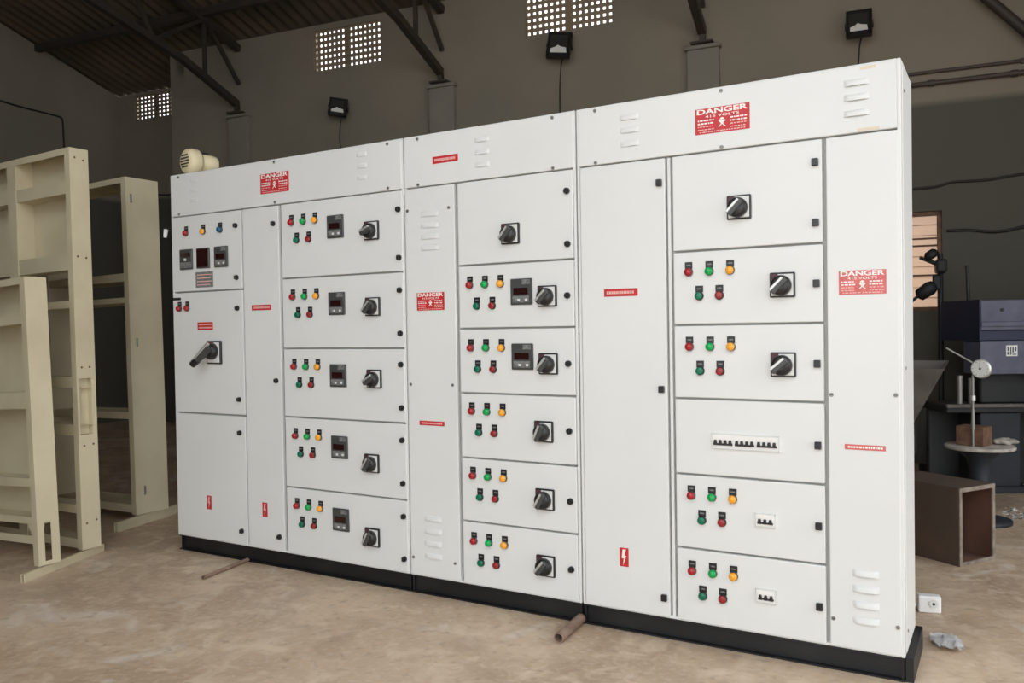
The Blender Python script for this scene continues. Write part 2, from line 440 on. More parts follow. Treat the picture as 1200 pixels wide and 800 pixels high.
def base(root, x0, x1, name='base_channel'):
    ox = root['_x']; mb = MB()
    mb.box(x0 - ox, x1 - ox, .024, .032, .004, .075, M['black'])
    mb.box(x0 - ox, x1 - ox, .002, .060, .074, .080, M['black'], .001)
    mb.box(x0 - ox, x1 - ox, .000, .060, .0, .006, M['black'], .001)
    mb.box(x0 - ox, x1 - ox, DEPTH - .04, DEPTH, .0, .080, M['black'], .001)
    for xe in (x0 + .004, x1 - .012): mb.box(xe - ox, xe - ox + .008, .012, DEPTH - .03, .0, .080, M['black'])
    return mb.build(name, root, label='black steel base channel')

# ---------------- left section
S1 = section(0, 1.63, 'left section of the white switchboard, with three small meters in its top left door')
carcass(S1, 0, 1.626, None, None); base(S1, .012, 1.628)
tcv = leaf(S1, 'top_cover', .004, 1.618, 1.850, 2.076)
for x in (.073, .81, 1.54):
    for z in (2.064, 1.861): screw(tcv, x, z)
place('dg1', lambda: danger_sign(.200, .100), tcv, .810, 1.960)
for k in range(3): louver(tcv, .20, 2.035 - k * .054, .062, .0035); louver(tcv, 1.385, 2.035 - k * .054, .062, .0035)
A1 = leaf(S1, 'door', .004, .560, 1.434, 1.844)
for x, k in ((.130, 'red'), (.269, 'amber'), (.403, 'blue')): place(k, LAMPS[k], A1, x, 1.763)
meter(A1, .129, 1.609, 'amp'); meter(A1, .266, 1.609, 'dark'); meter(A1, .408, 1.609)
mb = MB(); mb.box(-.069, .069, -.002, 0, -.042, .042, M['midgrey'])
for k in range(4): mb.box(-.058, .058 - .01 * (k % 2), -.0026, -.0019, .024 - k * .018, .029 - k * .018, M['pink'])
mb.build('name_plate', A1, (.268 - A1['_x'], 0, 1.493 - A1['_z']), 'grey name plate with faint lines')
for z in (1.765, 1.493): lock(A1, .521, z)
A2 = leaf(S1, 'door', .004, .560, .771, 1.426)
for x in (.062, .126): place('red', LAMPS['red'], A2, x, 1.352)
mb = MB(); mb.box(-.045, .022, -.003, 0, -.007, .007, M['blackp'], .001); mb.build('label_strip', A2, (.050 - A2['_x'], 0, 1.395 - A2['_z']), 'black legend strip')
place('strip2', lambda: red_strip(.122, .042, 2), A2, .266, 1.242)
place('lever', lever_proto, A2, .342, 1.100)
for z in (1.332, .852): lock(A2, .521, z)
A3 = leaf(S1, 'door', .004, .560, .084, .762)
place('vert', lambda: red_strip(.036, .074, 1, True), A3, .267, .285)
for z in (.676, .157): lock(A3, .520, z)
B = leaf(S1, 'door', .570, .830, .084, 1.844)
for z in (1.754, .956, .158): lock(B, .796, z)
place('strip1', lambda: red_strip(.140, .027), B, .698, 1.331)
place('vert', None, B, .693, .287)
CZ = [(1.476, 1.844), (1.124, 1.468), (.779, 1.116), (.424, .771), (.084, .416)]
CL = [(1.758, 1.537), (1.388, 1.189), (1.046, .846), (.697, .497), (.344, .147)]
CH = [(1.441, 1.672, 20), (1.440, 1.316, 45), (1.441, .977, 30), (1.417, .578, 55), (1.412, .227, 60)]
CM = [1.708, 1.337, .989, .642, .290]
for (z0, z1), lk, (hx, hz, ha), mz in zip(CZ, CL, CH, CM):
    d = leaf(S1, 'door', .850, 1.618, z0, z1)
    t = mz + .052
    lamps(d, ((.924, t), (1.005, t), (1.083, t)), ((.958, t - .090), (1.039, t - .090)))
    meter(d, 1.216, mz); handle(d, hx, hz, ha)
    for z in lk: lock(d, 1.598, z)

# ---------------- middle section
S2 = section(1.632, 2.505, 'middle section of the white switchboard, narrow, with six stacked feeder doors')
carcass(S2, 1.632, 2.502, None, None); base(S2, 1.632, 2.503)
tcv = leaf(S2, 'top_cover', 1.638, 2.494, 1.850, 2.076)
for x in (1.713, 2.400):
    for z in (2.064, 1.858): screw(tcv, x, z)
place('strip1b', lambda: red_strip(.136, .031), tcv, 1.864, 1.958)
for z in (2.020, 1.966, 1.912): louver(tcv, 2.057, z, .075, .0045)
D = leaf(S2, 'cover_panel', 1.638, 1.908, .084, 1.844)
for x, z in ((1.879, 1.742), (1.650, 1.746), (1.652, .956), (1.884, .957), (1.650, .163), (1.881, .163)): screw(D, x, z)
for k in range(4): louver(D, 1.772, 1.722 - k * .050, .100, .0045); louver(D, 1.762, .350 - k * .057, .095, .007)
place('dg2', lambda: danger_sign(.151, .080), D, 1.771, 1.331)
place('strip1c', lambda: red_strip(.138, .020), D, 1.767, .782)
RZ = [(1.486, 1.844), (1.210, 1.478), (.928, 1.202), (.644, .920), (.364, .636), (.084, .356)]
for i, (z0, z1) in enumerate(RZ):
    d = leaf(S2, 'door', 1.926, 2.488, z0, z1)
    if i == 0:
        handle(d, 2.196, 1.604, 50)
        for z in (1.759, 1.544): lock(d, 2.463, z)
        continue
    t = (1.406, 1.133, .857, .575, .288)[i - 1]
    lamps(d, ((1.985, t), (2.063, t), (2.142, t)), ((2.020, t - .092), (2.099, t - .092)))
    if i < 3: meter(d, 2.245, (1.358, 1.085)[i - 1])
    handle(d, (2.368, 2.368, 2.342, 2.343, 2.342)[i - 1], (1.335, 1.056, .774, .492, .214)[i - 1], (45, 50, 65, 60, 50)[i - 1])
    lock(d, 2.459, (1.335, 1.057, .781, .494, .214)[i - 1])

# ---------------- right section
S3 = section(2.507, 3.70, 'right section of the white switchboard, largest in view, nearest the round table')
carcass(S3, 2.508, 3.70, None, None); base(S3, 2.507, 3.700)
mb = MB(); mb.box(3.700 - S3['_x'], 3.726 - S3['_x'], .006, DEPTH + .02, .0, .083, M['black'], .002); mb.build('base_end', S3, label='black end piece of the base')
mb = MB(); mb.box(3.7003 - S3['_x'], 3.704 - S3['_x'], .022, DEPTH - .012, BOT + .012, TOPZ - .010, P, .001)
for z in (.16, 1.05, 1.98): mb.tube((3.704 - S3['_x'], .05, z), (3.707 - S3['_x'], .05, z), .006, .005, M['zinc'], 10)
mb.build('side_panel', S3)
tcv = leaf(S3, 'top_cover', 2.516, 3.688, 1.850, 2.076)
for x in (2.592, 3.100):
    for z in (2.064, 1.858): screw(tcv, x, z)
for x in (3.60,):
    for z, ww in ((2.064, .05), (1.858, .07)):
        mb = MB(); mb.box(-ww / 2, ww / 2, -.001, 0, -.005, .005, mat('yellowed_tape', (.72, .62, .48), .6)); mb.build('tape', tcv, (x - tcv['_x'], 0, z - tcv['_z']), 'yellowed strip of tape')
place('dg3', lambda: danger_sign(.202, .094), tcv, 3.103, 1.960)
for z in (2.019, 1.969, 1.916): louver(tcv, 2.738, z, .078, .005); louver(tcv, 3.563, z, .080, .008)
Fd = leaf(S3, 'door', 2.522, 2.880, .084, 1.844)
for z in (1.751, .962, .159): lock(Fd, 2.858, z, True)
place('strip1d', lambda: red_strip(.142, .030), Fd, 2.693, 1.339)
place('vert2', lambda: red_strip(.038, .074, 1, True, txt='white'), Fd, 2.692, .294)
mb = MB(); mb.box(2.888 - S3['_x'], 2.900 - S3['_x'], .004, .022, .084, 1.844, P, .002); mb.build('mullion', S3)
RG = [(1.488, 1.844), (1.211, 1.480), (.934, 1.203), (.647, .926), (.366, .639), (.084, .358)]
for i, (z0, z1) in enumerate(RG):
    d = leaf(S3, 'door', 2.910, 3.450, z0, z1)
    if i == 0:
        handle(d, 3.163, 1.632, 45)
        for z in (1.765, 1.556): lock(d, 3.428, z, True)
        continue
    if i == 3: place('mcb12', lambda: mcb_proto((4, 4, 4), .246, .056, 'breaker_window'), d, 3.174, .776)
    else:
        t = {1: 1.416, 2: 1.136, 4: .575, 5: .290}[i]
        lamps(d, ((2.970, t), (3.049, t), (3.127, t)), ((3.010, t - .090), (3.086, t - .090)))
        if i < 3: handle(d, 3.314, (1.344, 1.061)[i - 1], 45 if i == 1 else 40)
        else: place('mcb3', lambda: mcb_proto((3,), .072, .050, 'breaker_window'), d, 3.245, (.498, .223)[i - 4])
    lock(d, 3.429, (1.345, 1.065, .780, .497, .214)[i - 1], True)
H = leaf(S3, 'cover_panel', 3.463, 3.690, .084, 1.844)
for x, z in ((3.474, .958), (3.678, .962), (3.474, .180), (3.679, .182)): screw(H, x, z)
place('dg4', lambda: danger_sign(.150, .082, True), H, 3.577, 1.343)
place('strip1e', lambda: red_strip(.130, .018, 1, False, 'signfade', 'white'), H, 3.581, .781)
for k in range(4): louver(H, 3.580, .350 - k * .054, .085)

# ---------------- siren on top
hs = empty('warning_siren', (.085, .13, 2.08), math.radians(80), 'cream motor siren with slotted round front, on top of the switchboard near its left end', 'siren')
ax = Matrix.Translation((0, 0, .082)) @ Matrix.Rotation(PI / 2, 4, 'Y')
mb = MB(); mb.lathe([(.055, -.01), (.068, .0), (.073, .02), (.073, .055), (.066, .065), (.052, .068)], M['siren'], Matrix.Translation((-.075, 0, .082)) @ Matrix.Rotation(PI / 2, 4, 'Y'), 32)
for k in range(5):
    hw = math.sqrt(max(.045 ** 2 - (.032 - k * .016) ** 2, 0))
    mb.box(-.0875, -.084, -hw, hw, .082 + .029 - k * .016, .082 + .036 - k * .016, M['blackp'])
mb.build('horn', hs)
mb = MB(); mb.lathe([(.050, -.01), (.050, .085), (.044, .100), (.025, .106)], M['siren'], ax, 28); mb.build('motor_housing', hs)
mb = MB(); mb.box(-.045, .075, -.035, .035, 0, .006, M['siren'], .001); mb.box(-.035, .065, -.012, .012, .004, .04, M['siren'], .002)
mb.build('foot_bracket', hs)
mb = MB(); mb.box(.02, .05, -.016, .016, .128, .142, M['blackp'], .003); mb.build('terminal_cover', hs, label='small black terminal cover')

# ================================================================== HALL SHELL (own axes: a along the back wall, c away from the viewer)
HA = math.radians(6.8915); H0 = Vector((-3.83506, 3.93360, 0))
HR = Matrix.Translation(H0) @ Matrix.Rotation(HA, 4, 'Z')
def hp(a, b, z): return HR @ Vector((a, -b, z))
def hall(o): o.location = H0; o.rotation_euler = (0, 0, HA); return o
def hstruct(mb, name): return tag(hall(mb.build(name)), kind='structure')
RS = .285
def roofz(b): return 4.64 + RS * b if b < 5.6 else 4.64 + RS * 5.6 - RS * (b - 5.6)
AL, AR, BF = -2.67, 9.5, 9.0; G0, YB = 3.6, 7.6
# floor
mb = MB(); mb.box(AL - 1, AR + 4, -BF - 9, .8, -.12, 0, M['floor']); hstruct(mb, 'floor')
# back wall with openings: (a0,a1,z0,z1)
vents = [(1.07, 1.96, 4.14, 4.60), (3.68, 4.60, 4.14, 4.60)]
win = (6.55, 7.425, 1.29, 2.13)
mb = MB(); W = M['wall']
def wallbox(a0, a1, z0, z1): mb.box(a0, a1, 0, .08 if z0 > 4 else .23, z0, z1, W)
wallbox(-1.10, AR, -.05, 1.29); wallbox(-1.10, win[0], 1.29, 2.13); wallbox(win[1], AR, 1.29, 2.13); wallbox(-1.10, AR, 2.13, 4.14)
xs = [-1.10] + [v for q in vents for v in q[:2]] + [AR]
for k in range(0, len(xs), 2): wallbox(xs[k], xs[k + 1], 4.14, 4.60)
wallbox(-1.10, AR, 4.60, 4.668)
v0 = (-2.37, -1.62, 4.12, 4.44)
BR = .60
mb.box(AL, v0[0], BR, BR + .08, -.05, 4.48, W); mb.box(v0[1], -1.10, BR, BR + .08, -.05, 4.48, W)
mb.box(v0[0], v0[1], BR, BR + .08, -.05, v0[2], W); mb.box(v0[0], v0[1], BR, BR + .08, v0[3], 4.48, W)
mb.box(-1.10, -.87, .08, BR + .08, -.05, 4.46, W); mb.prism([(-1.0, 4.40), (-.87, 4.40), (-.87, 4.66), (-1.0, 4.66)], .0, BR * .55, W)
hstruct(mb, 'wall_back')
# left gable wall
mb = MB()
pts = [(-BR - .08, -.05), (BF, -.05), (BF, roofz(BF)), (5.6, roofz(5.6)), (-BR - .08, roofz(-BR - .08))]
mb.prism([(b, z) for b, z in pts], 0, .23, W, Matrix.Translation((AL, 0, 0)) @ Matrix(((0, -1, 0, 0), (-1, 0, 0, 0), (0, 0, 1, 0), (0, 0, 0, 1))))
hstruct(mb, 'wall_left')
mb = MB()
mb.box(AR, AR + .23, -2.6, 0, -.05, roofz(0), W); mb.box(AR, AR + .23, -YB - .3, -7.4, -.05, roofz(YB) - .2, W); mb.box(AR, AR + .23, -7.4, -2.6, 3.3, roofz(2.6) - .1, W)  # unseen; gateway and lintel shaped to keep light off the upper back wall
hstruct(mb, 'wall_right')
# unseen walls behind the viewer; the opening beside them is shaped for the light
mb = MB()
mb.box(AL, G0, -BF - .23, -BF, -.05, 4.4, W); mb.box(G0, G0 + .23, -BF - .23, -YB, -.05, 4.4, W)
mb.box(8.6, AR, -YB - .4, -YB - .2, -.05, 4.4, W)  # unseen wall piece, added to cut light on the right of the back wall
hstruct(mb, 'wall_front')
# roof sheets (corrugated), both slopes
def roof():
    mb = MB(); t = bmesh.new(); per = .15; n = int((AR - AL + 1.0) / per * 6)
    bs = [-.09, 1.4, 2.8, 4.2, 5.6, YB + .3]
    top = []; bot = []
    for b in bs:
        top.append([t.verts.new((AL - .4 + i * per / 6, -b, roofz(b) + .055 + .022 * math.sin(2 * PI * i / 6 + .4))) for i in range(n)])
        bot.append([t.verts.new((AL - .4 + i * per / 6, -b, roofz(b) + .048 + .022 * math.sin(2 * PI * i / 6 + .4))) for i in range(n)])
    for g in (top, bot):
        for r0, r1 in zip(g, g[1:]):
            for i in range(n - 1): t.faces.new((r0[i], r0[i + 1], r1[i + 1], r1[i]))
    mb._add(t, M['roof'], None, True)
    t = bmesh.new(); k = int(2.06 / per * 6)
    for dz in (.055, .048):
        rr = [[t.verts.new((AL - .4 + i * per / 6, -b, roofz(b) + dz + .022 * math.sin(2 * PI * i / 6 + .4))) for i in range(k)] for b in (-BR - .10, -.088)]
        for i in range(k - 1): t.faces.new((rr[0][i], rr[0][i + 1], rr[1][i + 1], rr[1][i]))
    mb._add(t, M['roof'], None, True)
    b0, b1 = YB + .3, BF + .5; sl = -RS
    mb.prism([(AL - .4, 0), (G0 + .5, 0), (G0 + .5, .05), (AL - .4, .05)], 0, b0 - b1, M['roof'], Matrix.Translation((0, -b0, roofz(b0) + .02)) @ Matrix(((1, 0, 0, 0), (0, 1, 0, 0), (0, RS, 1, 0), (0, 0, 0, 1)))); return mb
hstruct(roof(), 'ceiling')
# lattice vents
def lattice(a0, a1, z0, z1, c0, cols, rows, name, gap=.05):
    mb = MB(); m = M['lattice']; half = cols // 2; w = (a1 - a0 - gap) / cols; h = (z1 - z0) / rows; fr = .46
    th = .012
    for r in range(rows + 1):
        zc = z0 + r * h; mb.box(a0, a1, c0, c0 + th, max(z0, zc - h * (1 - fr) / 2), min(z1, zc + h * (1 - fr) / 2), m)
    for k in range(cols + 2):
        x = a0 + k * w if k <= half else a0 + gap + (k - 1) * w
        mb.box(max(a0, x - w * (1 - fr) / 2), min(a1, x + w * (1 - fr) / 2), c0 + .0005, c0 + th - .0005, z0, z1, m)
    mb.box(a0 + half * w, a0 + half * w + gap, c0, c0 + th, z0, z1, m)
    return hstruct(mb, name)
lattice(*v0, BR + .02, 10, 6, 'window_1'); lattice(*vents[0], .02, 14, 7, 'window_2'); lattice(*vents[1], .02, 14, 7, 'window_3')
# louvred glass window at the right
w4 = hall(empty('window_4')); w4['kind'] = 'structure'
a0, a1, z0, z1 = win; mb = MB()
fm = M['rust']
for bx in ((a0, a0 + .04, z0, z1), (a1 - .035, a1, z0, z1), (a0, a1, z0, z0 + .035), (a0, a1, z1 - .035, z1)): mb.box(bx[0], bx[1], .02, .09, bx[2], bx[3], fm, .003)
mb.box(a0, a1, .03, .045, 1.895, 1.910, fm); mb.box(a0, a1, .03, .045, 1.835, 1.850, fm); mb.box(a0, a1, .03, .045, 1.585, 1.600, fm)
mb.build('window_frame', w4)
for k in range(9):
    zc = z0 + .07 + k * .088
    g = MB(); g.box(a0 + .04, a1 - .035, -.003, .003, -.047, .047, M['frost']); o = g.build('louver_pane', w4, (0, .070, zc)); o.rotation_euler = (math.radians(9), 0, 0)
# pilasters that carry the trusses
SP = 2.7336
for k in range(4):
    mb = MB(); mb.box(k * SP - .145, k * SP + .145, -.06, 0, -.02, 3.745, M['wall2'], .004); mb.box(k * SP - .165, k * SP + .165, -.085, 0, 3.745, 3.78, M['wall2'], .004)
    hstruct(mb, 'trim_%d' % (k + 1))
# purlins
for b, z in ((.62, 0), (2.1, 0), (3.5, 0)):
    zz = roofz(b) - .035; mb = MB(); mb.box(AL, AR, -b - .035, -b + .035, zz - .045, zz + .045, M['steel'], .004)
    o = hall(mb.build('roof_purlin')); tag(o, {.62: 'dark steel purlin under the roof sheets, nearest the back wall', 2.1: 'dark steel purlin under the roof sheets, second out from the back wall', 3.5: 'dark steel purlin under the roof sheets, farthest out from the back wall'}[b], 'beam', 'roof purlins')
# trusses
TL = ['dark steel roof truss at the far left pillar, above the cream siren', 'dark steel roof truss between the left and the middle lattice vents', 'dark steel roof truss above the right section of the switchboard', 'dark steel roof truss at the right edge, over the wall pipes']
def bar(mb, p, q, w, m): # square bar between two (b,z) points at a = 0
    p = Vector((0, -p[0], p[1])); q = Vector((0, -q[0], q[1])); d = q - p
    mt = Matrix.Translation((p + q) / 2) @ d.to_track_quat('Z', 'X').to_matrix().to_4x4()
    mb.box(-w / 2, w / 2, -w / 2, w / 2, -d.length / 2, d.length / 2, m, .003, 1, mt)
def truss_parts(root):
    mb = MB(); bar(mb, (.02, 4.56), (5.55, roofz(5.55) - .10), .075, M['steel']); mb.build('top_chord', root)
    mb = MB(); bar(mb, (.07, 3.90), (.92, 4.20), .075, M['steel']); bar(mb, (.90, 4.195), (5.5, 5.15), .075, M['steel'])
    mb.build('bottom_chord', root)
    mb = MB(); bar(mb, (.06, 3.79), (.07, 3.93), .05, M['steel']); mb.box(-.10, .10, -.14, -.0, 3.781, 3.80, M['steel'], .002); mb.build('bearing_foot', root)
    for i, (p, q) in enumerate((((.57, 4.08), (.57, 4.70)), ((.02, 4.14), (.50, 4.68)), ((1.3, 4.28), (.62, 4.70)), ((1.3, 4.28), (1.7, 5.0)), ((2.3, 4.49), (1.75, 5.0)), ((2.3, 4.49), (2.8, 5.32)), ((3.4, 4.72), (2.85, 5.32)), ((3.4, 4.72), (3.9, 5.6)), ((4.5, 4.94), (4.0, 5.6)), ((4.5, 4.94), (5.3, 6.0)))):
        mb = MB(); bar(mb, p, q, .04, M['steel']); mb.build('strut', root)
tr0 = empty('roof_truss', hp(0, 0, 0), HA, TL[0], 'roof truss', 'roof trusses'); truss_parts(tr0)
for k in range(1, 4):
    r = tr0.copy(); COL.objects.link(r); r.location = hp(k * SP, 0, 0); r['label'] = TL[k]
    for c in list(tr0.children):
        d = c.copy(); COL.objects.link(d); d.parent = r
# knee brace at the right
mb = MB(); a = hp(8.14, .12, 3.35); b = hp(7.55, .12, 4.02)
mb.tube(a, b, .042, .042, M['steel'], 10); mb.tube(hp(7.66, .12, 3.90), hp(7.52, .12, 4.62), .03, .03, M['steel'], 10)
tag(mb.build('wall_brace'), 'dark slanting steel brace high on the wall at the top right corner', 'brace')
# wall pipes
for z, r, l in ((3.19, .020, 'lower of two brown pipes along the back wall behind the right section, with clips'), (3.285, .014, 'upper thinner pipe of two along the back wall behind the right section')):
    mb = MB(); y = -(r + .008)
    a0 = 5.65; n = 12
    for s0, s1 in ((5.65, 8.03), (8.37, AR - .2)):
        mb.tube((s0, y, z), (s1, y, z), r, r, M['pipe'], 10)
    if r > .015:
        for aa in (6.2, 7.35, 7.95, 9.0): mb.tube((aa - .025, y, z), (aa + .025, y, z), r * 1.4, r * 1.4, M['pipe'], 10); mb.box(aa - .01, aa + .01, y, 0, z - .01, z + .01, M['pipe'])
    else:
        for aa in (6.4, 7.7, 9.0): mb.box(aa - .01, aa + .01, y, 0, z - .012, z + .012, M['pipe'])
    mb.box(8.03 - .03, 8.03, y - .01, 0, z - .02, z + .02, M['pipe'])
    tag(hall(mb.build('wall_pipe')), l, 'pipe', 'pipes on the back wall')
# cables
def cable(pts, r, label, nm='cable', m='cable', wob=0.):
    pp = []
    for p, q in zip(pts, pts[1:]):
        p = Vector(p); q = Vector(q)
        for k in range(8): pp.append(p.lerp(q, k / 8))
    pp.append(Vector(pts[-1])); n = len(pp)
    # smooth
    for _ in range(6): pp = [pp[0]] + [(pp[i - 1] + pp[i] * 2 + pp[i + 1]) / 4 for i in range(1, n - 1)] + [pp[-1]]
    mb = MB(); mb.sweep(pp, r, M[m]); return tag(mb.build(nm), label, 'cable')
cable([hp(a, .012, z) for a, z in ((6.9, 2.30), (7.21, 2.325), (7.38, 2.325), (7.5, 2.36), (7.75, 2.35), (8.03, 2.385), (9.0, 2.40), (9.45, 2.46))], .010, 'black cable sagging along the wall well above the louvred window')
cable([hp(a, .014, z) for a, z in ((7.46, 1.955), (7.62, 1.955), (7.78, 1.925), (7.90, 1.93), (8.05, 1.965), (9.0, 1.99), (9.45, 2.04))], .012, 'black cable on the wall just right of the louvred window')
cable([hp(AL + .015, b, z) for b, z in ((2.4, 4.16), (1.12, 4.00), (.36, 4.00), (.29, 3.99), (.28, 3.6), (.28, 2.7))], .011, 'thin black cable running down the left wall above the tall cream frame')
cable([hp(a, .02 - (0 if a > -1.1 else BR), z) for a, z in ((-2.35, 3.16), (-1.9, 3.06), (-1.5, 3.06), (-1.3, 3.10))], .009, 'black cable low on the wall between the far cream frame and the siren')

# floodlights
def flood(a, z, w, h, rz, tilt, roll, label, dropto):
    root = empty('floodlight', hp(a, .16, z), HA, label, 'floodlight', 'floodlights on the back wall')
    rot = Matrix.Rotation(math.radians(rz), 4, 'Z') @ Matrix.Rotation(math.radians(roll), 4, 'Y') @ Matrix.Rotation(math.radians(tilt), 4, 'X')
    mb = MB()
    fw = .022
    mb.box(-w / 2, w / 2, .0, .040, -h / 2, h / 2, M['blackp'], .006, 1, rot)
    for bx in ((-w / 2, w / 2, h / 2 - fw, h / 2), (-w / 2, w / 2, -h / 2, -h / 2 + fw * 1.8), (-w / 2, -w / 2 + fw, -h / 2, h / 2), (w / 2 - fw, w / 2, -h / 2, h / 2)):
        mb.box(bx[0], bx[1], -.022, .002, bx[2], bx[3], M['blackp'], .003, 1, rot)
    for k in range(7): mb.box(-w / 2 + .02 + k * (w - .045) / 6, -w / 2 + .025 + k * (w - .045) / 6, .036, .065, -h / 2 + .02, h / 2 - .02, M['blackp'], 0, 1, rot)
    mb.build('lamp_housing', root)
    mb = MB(); mb.box(-w / 2 + fw, w / 2 - fw, -.004, .001, -h / 2 + fw * 1.8, h / 2 - fw, M['lampglass'], 0, 1, rot)
    mb.prism([(-w * .34, -h * .30), (w * .34, -h * .30), (w * .30, -h * .10), (w * .08, -h * .06), (-w * .05, .0), (-w * .16, -h * .08), (-w * .34, -h * .14)], -.008, -.003, M['lampref'], rot); mb.build('reflector', root, label='pale reflector behind glass')
    mb = MB()
    for s in (-1, 1): mb.box(s * (w / 2 + .006) - .003, s * (w / 2 + .006) + .003, -.012, .012, -.012, .012, M['blackp'], 0, 1, rot)
    mb.box(-w / 2 - .009, w / 2 + .009, .060, .076, -.012, .012, M['blackp'], .001, 1, rot); mb.box(-.02, .02, .06, .158, -.02, .02, M['blackp'], .002)
    for s in (-1, 1): mb.box(s * (w / 2 + .006) - .003, s * (w / 2 + .006) + .003, .0, .07, -.012, .012, M['blackp'], 0, 1, rot)
    mb.build('bracket', root)
    pts = [Vector((.02, .06, -h / 2 + .03)), Vector((-.0, .04, -h / 2 - .06)), Vector((-.01, .03, -h / 2 - .25)), Vector((-.05, .13, -h / 2 - .45)), Vector((-.05, .145, dropto - z))]
    pp = []
    for p, q in zip(pts, pts[1:]):
        for k in range(5): pp.append(p.lerp(q, k / 5))
    pp.append(pts[-1])
    for _ in range(3): pp = [pp[0]] + [(pp[i - 1] + pp[i] * 2 + pp[i + 1]) / 4 for i in range(1, len(pp) - 1)] + [pp[-1]]
    mb = MB(); mb.sweep(pp, .007, M['cable'], 6); mb.build('supply_cable', root)
flood(1.50, 3.66, .20, .20, 28, -8, 8, 'small black floodlight on the back wall at left, turned aside and reflecting nothing', 2.7)
flood(4.10, 3.95, .235, .26, 10, -12, 6, 'black floodlight below the middle lattice vent, its cable hanging down', 2.8)
flood(6.80, 3.73, .205, .235, 0, -14, 0, 'black floodlight with a bright reflector, just above the right section of the switchboard', 2.9)

# ================================================================== CREAM FRAMES AT THE LEFT
CR = M['cream']
def frame_obj(label, x1, y0, z0, xw, dep, ztop, tilt, rails, posts, backrows, cut=None, ret=True):
    """open sheet-metal cubicle frame: right front corner at (x1, y0, z0), extends left by xw"""
    r = empty('cubicle_frame', (x1, y0, z0), 0, label, 'steel frame'); r.rotation_euler = (0, -math.radians(tilt), 0)
    h = ztop - z0; fl = .045; th = .003
    # right end post: front flange + side plate (+ cut-out) + back flange
    mb = MB()
    mb.box(-fl, 0, 0, th, 0, h, CR)
    if cut:
        ya, yb, za, zb = cut
        mb.box(-th, 0, th, ya, 0, h, CR); mb.box(-th, 0, yb, dep, 0, h, CR); mb.box(-th, 0, ya, yb, 0, za, CR); mb.box(-th, 0, ya, yb, zb, h, CR)
        if ret: mb.box(-.040, -th, yb - .004, yb, za, zb, CR); mb.box(-.040, -.037, ya, yb, za, zb, CR)
    else: mb.box(-th, 0, th, dep, 0, h, CR)
    mb.box(-fl, -th, dep - th, dep, 0, h, CR)
    mb.build('end_post', r)
    for px, pw in posts:
        mb = MB(); mb.box(px - pw / 2, px + pw / 2, 0, th, 0, h - .0355, CR); mb.box(px - pw / 2, px - pw / 2 + th, th, dep - .007, 0, h - .004, CR); mb.box(px + pw / 2 - th, px + pw / 2, th, dep - .007, 0, h - .004, CR)
        mb.build('mullion_post', r)
    mb = MB(); mb.box(-xw, -fl, 0, th, h - .035, h, CR); mb.box(-xw, -th, 0.003, dep, h - th, h, CR); mb.box(-xw, -th, dep - th, dep, h - .035, h - th, CR); mb.build('top_rail', r)
    for z, rh in rails:
        mb = MB(); zz = z - z0; mb.box(-xw, -fl + .002, .004, .007, zz - rh / 2, zz + rh / 2, CR); mb.box(-xw, -th, .007, dep - th, zz + rh / 2 - .003, zz + rh / 2, CR); mb.box(-xw, -th, .007, dep - th, zz - rh / 2, zz - rh / 2 + .003, CR)
        mb.build('cross_rail', r)
    for za, zb in backrows:
        mb = MB(); mb.box(-xw, -th, dep - .006, dep - th, za - z0, zb - z0, CR); mb.build('back_sheet', r)
    return r
def holes(r, pts):
    for y, z in pts:
        mb = MB(); mb.tube((-.001, y, z), (.0012, y, z), .006, .006, M['rust'], 10); mb.build('bolt_hole', r, label='dark bolt hole')

f2 = frame_obj('tall cream steel cubicle frame with a rectangular cut-out in its narrow side', -.294, -.376, .0445, 2.0, .108, 2.215, .95,
   [(2.005, .07), (1.60, .085), (1.372, .040), (.950, .062), (.690, .060), (.262, .046), (.075, .05)], [(-.565, .085), (-1.35, .085)], [(1.60, 2.20)], (.012, .088, .62, .925))
holes(f2, [(.03, 2.12), (.078, 2.11), (.03, 1.585), (.078, 1.58), (.03, .985), (.075, .985), (.03, .56), (.082, .565), (.03, .14), (.085, .15)])
f1 = frame_obj('shorter cream steel cubicle frame in front of the tall one', -.180, -.677, .0475, .98, .112, 1.505, 2.7,
   [(1.295, .05), (.882, .085), (.466, .045), (.275, .036)], [(-.75, .07)], [(.28, 1.49)], (.034, .070, .02, .215), ret=False)
mb = MB(); mb.prism([(-.045, .24), (-.12, .24), (-.10, .21), (-.045, .13)], .0085, .0115, CR); mb.build('gusset', f1)
mb = MB(); mb.box(-.98, -.04, .030, .034, .10, .14, CR); mb.build('lower_rail', f1)
f3 = frame_obj('cream open cubicle between the tall frame and the switchboard, with hinge plates on its side', -.728, .255, .062, 1.6, .235, 2.195, 1.0,
   [(1.565, .05), (1.42, .035), (.69, .045), (.10, .05)], [(-.9, .06)], [])
for y, z in ((.045, 2.00), (.055, 1.09), (.075, .15)):
    mb = MB(); mb.box(.0, .004, y - .022, y + .022, z - .03, z + .03, CR, .001); mb.box(.003, .009, y - .018, y - .006, z - .028, z + .028, M['zinc'], .001); mb.build('hinge_plate', f3, label='small hinge plate')
def angle_rail(p, q, label, h=.040, w=.05):
    p = Vector(p); q = Vector(q); L_ = (q - p).length
    mb = MB(); mb.box(0, L_, 0, .005, 0, h, CR, .001); mb.box(0, L_, .005, w, h - .005, h, CR, .0008)
    mb.box(0, L_, w - .005, w, 0, h - .005, CR, .001)
    o = mb.build('base_rail'); o.location = p; o.rotation_euler = (0, 0, math.atan2(q.y - p.y, q.x - p.x)); return tag(o, label, 'steel channel')
angle_rail((-.134, -.776, 0), (-.338, -.222, 0), 'cream channel on the floor under the two front cream frames', .0415, .022)
